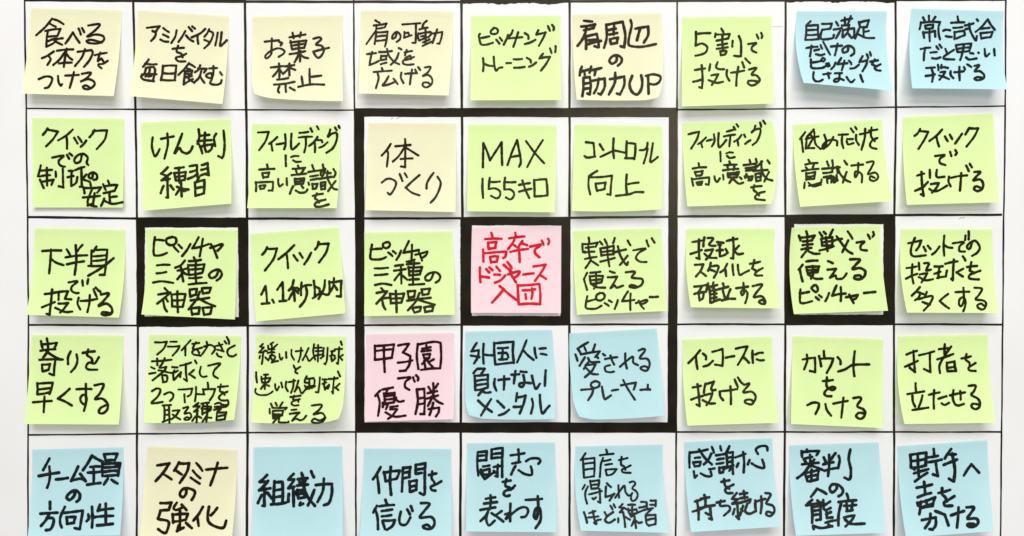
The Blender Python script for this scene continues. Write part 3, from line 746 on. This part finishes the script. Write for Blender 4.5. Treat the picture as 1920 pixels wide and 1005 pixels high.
note('blue',460,805,"78 168 75 500 62 1015 912 158 915 500 918 1010","""
205 430 135 495 200 495;215 485 130 575 235 555;185 560 180 720 160 720;155 620 118 695;210 600 250 650;275 490 265 700;275 500 350 495 350 690;280 575 345 565;280 640 345 630;242 708 385 690
455 420 405 475 460 470;460 475 405 555 460 540;450 550 455 725;410 610 405 680;475 590 490 620;530 410 540 450;495 470 585 460;510 490 520 520;570 470 550 520;490 530 590 520;490 570 500 650 560 640;495 575 550 570 560 640;500 610 545 600;~520 690 510 715 545 700;~540 430 545 520 590 640 655 720;650 570 620 650 590 715;620 395 645 450
665 525 815 515 815 600 790 690 740 715;740 465 730 580 680 685
""",w=1.5,lift=.8)
note('blue',670,805,"62 180 50 520 25 1015 885 182 885 500 885 1010","""
220 355 190 410 148 470;185 430 205 600;250 400 265 490;250 410 400 390 370 465 265 490;315 355 318 615
430 360 420 585;430 365 500 355 490 450 430 465;435 410 495 400;550 335 550 415;550 335 640 320 635 450 635 600 620 615 590 600;550 380 630 370;550 420 605 410;490 490 495 590;490 495 560 480 555 570 500 590;500 540 550 530
675 430 745 415;~705 395 700 460 720 490 730 515;~790 490 740 520 695 540 700 570 735 578
185 720 150 785;170 755 190 830 195 940;265 665 280 705;205 725 345 712;230 770 330 755;230 820 320 808;235 865 260 940;240 860 355 855 330 910 280 945
~410 775 395 850 410 895 460 895 500 830;470 755 495 800;505 725 520 768
~600 695 680 700 630 770 590 830 690 825 725 860 720 910 680 940 630 930 620 910 660 900 690 925
""",w=1.35)
note('blue',860,805,"78 130 75 500 68 962 908 122 915 500 920 970","""
180 215 185 435;185 215 265 205 260 290 195 295;190 250 255 245;310 190 310 275;310 190 415 175 410 300 410 450;310 235 400 225;310 275 395 265;230 350 290 340;210 380 230 420;215 390 290 370 290 420 230 430;245 470 325 410;200 400 245 470;330 355 400 345;370 335 365 445 345 440;330 390 345 410
490 245 620 225;562 190 565 310;505 322 582 308;535 345 495 425;~565 385 620 420 685 430 690 390 680 350;~635 300 680 275 750 275 770 300 750 325
415 495 490 482;~450 470 440 530 480 550 490 570;~530 530 500 560 440 580 425 610 450 630 480 622
255 655 345 640;240 700 360 685;205 760 345 735;300 620 295 750;285 750 260 810 205 865;~270 790 260 850 285 905 340 860;405 770 350 810;310 790 370 830 420 868
~488 700 485 780 485 865;~438 800 480 790 440 850 560 750 630 735 655 770 630 820 590 828
630 665 785 655;~745 630 750 740 735 840 710 820 725 750 760 740 775 810 765 870 725 930
""",w=1.25)
note('blue',1065,805,"72 160 65 450 122 955 892 142 900 500 950 975","""
165 225 120 290;140 275 150 455;145 280 250 270 245 445;155 325 240 315;160 380 240 370;155 455 245 440
360 190 370 230;300 245 430 230;330 270 310 330 300 450;325 300 400 285;350 335 415 325;355 385 365 430;355 380 460 375 420 420 375 435
~480 290 560 270;~505 260 500 330 530 350 540 380;~590 340 550 360 510 380 520 405 590 410
@1090 890 12.57;85 240 25 345;~155 280 100 400 95 530 135 680;205 140 240 335;220 160 420 130 415 230 385 320 240 335;235 245 400 230;180 465 480 385;430 340 440 500 445 660 395 635;260 555 290 580 345 535;600 200 695 290;580 280 570 520;570 525 780 450 740 500 665 610;875 250 890 540;~800 540 900 400 1010 260 1040 400 1110 490 1180 470;~1140 180 1230 160 1270 220 1200 320 1280 380 1330 470 1290 580 1210 620 1170 560 1180 480 1200 430
150 780 180 880;200 790 260 770;190 830 285 820;~235 770 250 850 270 890 245 880 280 855 310 850
~345 780 365 820;~425 780 370 820 350 860 390 880 440 850;400 720 420 755;430 705 445 735
@1155 935 16.75;205 170 110 270 230 290;230 300 120 430 230 420;240 280 340 340;230 450 290 890;70 610 70 740;290 570 440 660;380 195 600 190;520 200 500 330;390 310 400 420 480 570;390 370 640 330 670 430 500 550;510 350 490 560;430 470 660 460;580 560 630 920;580 640 490 850;630 700 720 760 810 740;790 100 960 110 970 260;730 280 940 240;700 430 900 350 1160 300;1090 60 1250 60 1240 240;1070 190 1240 190;1100 340 940 500;930 540 960 770 1030 840;960 520 1240 510 1240 800 1030 850;980 670 1220 620
""",w=.92,lift=1.3)
note('blue',1270,805,"65 120 75 420 130 968 895 80 920 480 970 918","""
115 215 115 360;120 220 285 190;165 270 215 265;150 310 165 350;155 310 220 305 210 345 165 350;205 190 260 270 325 330;320 230 290 290 250 330;325 165 345 220;155 395 165 455 185 435;~220 415 270 440 320 440 315 400;300 375 350 368
405 160 415 200;365 245 455 230;375 285 435 275;370 325 435 315;395 360 400 410;395 365 445 355 430 405 400 410;490 160 465 210;460 215 470 360;460 220 525 215 520 300 525 420;470 270 520 260;470 310 520 300;450 370 530 340;520 350 490 390;545 265 645 230;620 215 630 310 625 405;575 320 560 355
680 290 665 330;~700 320 750 350 815 365 815 330 800 285;~760 232 740 190 780 160 840 160 850 200
415 495 490 480;~440 470 450 530 470 545 490 560;~530 520 490 540 450 570 470 600 520 600
255 620 270 650;165 680 250 650;185 670 200 770 200 850;145 775 250 740;220 655 300 640;265 650 265 730;205 745 352 715;310 740 325 850 300 840;268 788 295 803
~370 690 445 675;~410 670 405 720 480 720 495 760 440 812
560 600 515 655 570 660;570 660 520 700 600 690;565 700 580 845 555 820;540 750 525 800;600 750 615 770;590 610 660 600;625 580 635 650;590 650 660 640;600 690 690 660 680 690;620 720 590 810;~660 700 640 770 680 795 740 770
~735 670 735 720 740 765;745 680 830 655;790 630 795 710 785 790
~830 600 880 610 850 670 840 700 900 720 915 770 880 815 840 805 850 775 900 790
""",w=1.2,lift=1.2)
note('blue',1475,805,"25 150 30 450 88 1003 865 122 895 480 932 975","""
190 190 195 215;140 205 145 260;145 215 305 205 280 245;160 280 240 260;220 240 225 350;145 330 300 315;165 290 190 320;260 285 230 320;215 340 165 410 100 460;230 340 335 380;170 410 195 490;180 410 305 380 290 470 215 490;190 450 280 430;235 380 235 480
350 265 370 310;460 225 420 280;400 240 390 440;345 330 440 310;355 390 465 365;490 250 500 290 485 365;~600 190 585 280 605 380 595 470 545 455
~470 520 470 560 430 595 405 560 430 520 490 525 530 570 520 610 490 630
230 635 285 560 375 608
240 665 185 715 320 690;290 670 320 700;235 720 240 880;240 735 320 720 320 850 280 855;245 770 315 760;245 810 315 800;345 665 350 750;410 680 350 720;~350 750 370 760 415 740;375 770 380 835 430 830;415 780 375 800;250 910 255 940;~250 910 330 930 430 910;365 880 480 855;395 900 430 915
565 605 580 650;490 685 655 668;515 690 490 800 488 905;540 720 655 712;565 700 570 770;620 690 610 765;565 770 620 760;540 830 640 810 610 860 555 915;550 850 610 890 735 888
""",w=1.35,lift=1.3)
note('blue',1675,805,"42 158 50 450 120 1020 885 102 905 480 945 960","""
160 240 165 360;160 240 310 220 305 340 180 365;170 300 305 280;230 240 240 440;195 415 330 375;205 490 320 410;185 360 200 380;380 185 385 250;320 265 420 250;330 310 455 285;400 310 420 440 375 425
545 185 485 275;510 235 590 235;475 335 600 285;555 230 580 380 570 490 525 465
665 435 735 330 808 408
220 550 365 520;290 495 300 600;230 640 355 600;225 690 235 720;230 695 395 640 370 720 260 740;260 680 245 800;310 670 320 730;265 735 370 700
425 600 535 570;~460 555 460 610 490 640 505 680;~575 630 520 665 480 690 490 720 555 720
270 855 400 830 400 900 370 945 340 940;350 795 345 860 300 930;395 770 485 805 520 905
545 810 665 770;615 735 610 830 600 925
~690 735 760 735 730 790 700 840 780 840 800 880 760 915 710 915 700 895 750 890 780 905
""",w=1.45,lift=1.2)

def build_note(nd, label, seed):
    K = 1 / 5.025
    x0, y0 = nd['x0'], nd['y0']
    v = nd['o']
    TL, ML, BL, TR, MR, BR = [(x0 + v[i] * K, y0 + v[i + 1] * K) for i in range(0, 12, 2)]
    bm = nd['bm'] * K
    rnd = random.Random(seed)
    Hl = 0.0105 * nd['lift'] + rnd.uniform(-.0012, .0012)
    Hr = 0.0105 * nd['lift'] + rnd.uniform(-.0012, .0012)
    cur = rnd.uniform(0.0002, 0.0010) + bm * 0.0006
    tw = rnd.uniform(-.0003, .0003)

    def side(a, m, b, t):
        # quadratic through a (t=0), m (near t of its own height) and b (t=1)
        tm = min(.75, max(.25, (m[1] - a[1]) / (b[1] - a[1])))
        l0 = (t - tm) * (t - 1) / (tm)
        l1 = t * (t - 1) / (tm * (tm - 1))
        l2 = t * (t - tm) / (1 - tm)
        return a[0] * l0 + m[0] * l1 + b[0] * l2, a[1] + (b[1] - a[1]) * t

    def corner(u, t):
        uu = u if 'R' in nd['curl'] else 1 - u
        return (max(0.0, uu - .78) / .22) ** 1.5 * (max(0.0, t - .78) / .22) ** 1.5

    def pos(u, t):
        l, r = side(TL, ML, BL, t), side(TR, MR, BR, t)
        cx, cy = 0.0, 0.0
        if nd['curl']:
            k = corner(u, t) * 5.0
            cx, cy = (-k if 'R' in nd['curl'] else k), -k
        return l[0] + (r[0] - l[0]) * u + cx, l[1] + (r[1] - l[1]) * u + 4 * u * (1 - u) * t * t * t * bm + cy

    def height(u, t):
        f = max(0.0, (t - 0.10) / 0.90)
        f = f ** 1.7
        H = Hl + (Hr - Hl) * u
        ck = 0.005 * corner(u, t) if nd['curl'] else 0.0
        return 0.0004 + ck + H * f + cur * (2 * u - 1) ** 2 * f + tw * math.sin(5 * t) * (u - .5) * f + 0.0005 * max(0.0, (0.06 - t) / 0.06)

    def inv(px, py):
        u, t = 0.5, 0.5
        for _ in range(8):
            l, r = side(TL, ML, BL, t), side(TR, MR, BR, t)
            u = (px - l[0]) / (r[0] - l[0])
            yt, yb = TL[1] + (TR[1] - TL[1]) * u, BL[1] + (BR[1] - BL[1]) * u
            t = (py - yt - 4 * u * (1 - u) * t ** 3 * bm) / (yb - yt)
        return u, t

    N = 30
    vs, fs = [], []
    for j in range(N + 1):
        for i in range(N + 1):
            u, t = i / N, j / N
            q = pos(u, t)
            vs.append(P(q[0], q[1], height(u, t)))
    for j in range(N):
        for i in range(N):
            a = j * (N + 1) + i
            fs.append((a, a + N + 1, a + N + 2, a + 1))
    # base point: the middle of the glued top edge, so the note hangs from there
    base = P(*pos(.5, 0), 0.0)
    o = bpy.data.objects.new('sticky_note', None)
    o.empty_display_size = 0.01
    o.location = base
    sc.collection.objects.link(o)
    link('paper_sheet', [q - base for q in vs], fs, PAPER[nd['c']], o, True)
    o['label'] = label
    o['category'] = 'sticky note'
    o['group'] = 'sticky notes stuck on the paper chart'

    iv, fc = [], []
    k = 0
    W = 4.75 * (1 + (nd['w'] - 1) * .62) / 2
    for line in nd['s'].strip().split('\n'):
        ox, oy, kk = x0, y0, K
        for st in line.split(';'):
            st = st.strip()
            if not st:
                continue
            if st[0] == '@':
                ox, oy, kk = [float(a) for a in st[1:].split()]
                kk = 1 / kk
                continue
            curved = st.startswith('~')
            nums = [float(a) for a in st.lstrip('~').split()]
            pts = [(ox + nums[i] * kk, oy + nums[i + 1] * kk) for i in range(0, len(nums) - 1, 2)]
            if len(pts) < 2:
                continue
            pieces = [pts] if curved else split_corners(pts, math.radians(48))
            for pc in pieces:
                if len(pc) == 2:        # a slight bow, as a hand draws it
                    (ax, ay), (bx, by) = pc
                    L = math.hypot(bx - ax, by - ay)
                    b = rnd.uniform(-.035, .035) * L
                    mx, my = (ax + bx) / 2 + (by - ay) / max(L, .1) * b, (ay + by) / 2 - (bx - ax) / max(L, .1) * b
                    pc = [(ax, ay), (mx, my), (bx, by)]
                pc = resample(catmull(pc, 6), 1.6)
                n = len(pc)
                k += 1
                eps = 0.00006 + k * 0.000003
                ring_l, ring_r = [], []
                ph = rnd.uniform(0, 6)
                wk = W * rnd.uniform(.92, 1.08)
                for i, (x, y) in enumerate(pc):
                    a, b = pc[max(0, i - 1)], pc[min(n - 1, i + 1)]
                    dx, dy = b[0] - a[0], b[1] - a[1]
                    L = math.hypot(dx, dy) or 1
                    ww = wk * (1 + .07 * math.sin(i * .55 + ph) + .05 * math.sin(i * 1.3 + ph * 2))
                    ring_l.append((x - dy / L * ww, y + dx / L * ww))
                    ring_r.append((x + dy / L * ww, y - dx / L * ww))

                def cap(c, frm):
                    a0 = math.atan2(frm[1] - c[1], frm[0] - c[0])
                    r = math.hypot(frm[0] - c[0], frm[1] - c[1])
                    return [(c[0] + r * math.cos(a0 - math.pi * j / 6), c[1] + r * math.sin(a0 - math.pi * j / 6)) for j in range(1, 6)]
                end = cap(pc[-1], ring_l[-1])
                beg = cap(pc[0], ring_r[0])

                def add(q):
                    u, t = inv(*q)
                    iv.append(P(q[0], q[1], height(min(1.05, max(-.05, u)), min(1.05, max(0, t))) + eps))
                    return len(iv) - 1
                il = [add(q) for q in ring_l]
                ir = [add(q) for q in ring_r]
                for i in range(n - 1):
                    fc.append((il[i], il[i + 1], ir[i + 1], ir[i]))
                fc.append([il[-1]] + [add(q) for q in end] + [ir[-1]])
                fc.append([ir[0]] + [add(q) for q in beg] + [il[0]])
    link('handwriting', [q - base for q in iv], fc, INK[nd['ink'] or nd['c']], o)
    return o

LABELS = [
 # top row
 'pale yellow note reading 食べる体力をつける, in the top left corner cell of the chart',
 'pale yellow note ending 毎日飲む, tilted clockwise between 食べる and お菓子 notes',
 'pale yellow note reading お菓子禁止 in two lines, blank above and left bottom corner curling',
 'pale yellow note reading 肩の可動域を広げる, right of the お菓子禁止 note',
 'green note reading ピッチング トレーニング, its lower half blank',
 'pale yellow note with bold brown writing 肩周辺の筋力UP',
 'green note reading ５割で投げる, in the top row',
 'blue note with four lines starting 自己満足, its bottom left lifted over a dark shadow',
 'blue note reading 常に試合だと思い投げる, in the top right corner cell',
 # second row
 'green note reading クイックでの制球の安定, its last characters crowded into the lower right corner',
 'green note reading けん制練習 in two large lines',
 'green note フィールディングに高い意識を, left of the large thick frame',
 'pale yellow note reading 体づくり, in the upper left corner inside the large thick frame',
 'green note reading MAX 155キロ in two wide lines',
 'green note reading コントロール向上, in the upper right corner inside the large thick frame',
 'green note フィールディングに高い意識を, right of the large thick frame',
 'green note reading 低めだけを意識する, its top right corner slightly turned',
 'green note reading クイックで投げる, in the rightmost column',
 # third row
 'green note reading 下半身で投げる, in the leftmost column',
 'green note ピッチャ三種の神器 enclosed closely by its own thick black frame',
 'green note reading クイック 1.1秒以内, tilted anticlockwise',
 'green note ピッチャー三種の神器 inside the large frame, left of the pink note with red writing',
 'pink note with red writing, in the thick black frame at the centre of the chart',
 'green note 実戦で使えるピッチャー inside the large frame, right of the pink note with red writing',
 'green note reading 投球スタイルを確立する in three lines',
 'green note 実戦で使えるピッチャー enclosed closely by its own thick black frame',
 'green note reading セットでの投球を多くする, in the rightmost column',
 # fourth row
 'green note reading 寄りを早くする, in the leftmost column',
 'green note crowded with four lines starting フライをわざと',
 'green note crowded with five lines, starting 緩いけん制球と',
 'pink note with dark maroon writing ending 優勝, in the lower left corner of the large frame',
 'blue note reading 外国人に負けないメンタル, between the pink maroon-lettered note and another blue note',
 'blue note reading 愛されるプレーヤー, in the lower right corner inside the large frame',
 'green note reading インコースに投げる, below the 投球スタイル note',
 'green note reading カウントをつける in three lines',
 'green note reading 打者を立たせる, in the rightmost column',
 # bottom row
 'blue note reading チーム全員の方向性, in the bottom left corner cell',
 'pale yellow note reading スタミナの強化, the only yellow one in the bottom row',
 'blue note with the single line 組織力',
 'blue note reading 仲間を信じる, cut by the bottom edge',
 'blue note reading 闘志を表わす, below the large thick frame',
 'blue note reading 自信を得られるほど練習 in three lines',
 'blue note reading 感謝心を持ち続ける, tilted anticlockwise',
 'blue note reading 審判への態度 in three lines',
 'blue note reading 野手へ声をかける, in the bottom right corner cell',
]
for i, nd in enumerate(NOTES):
    build_note(nd, LABELS[i], 100 + i)
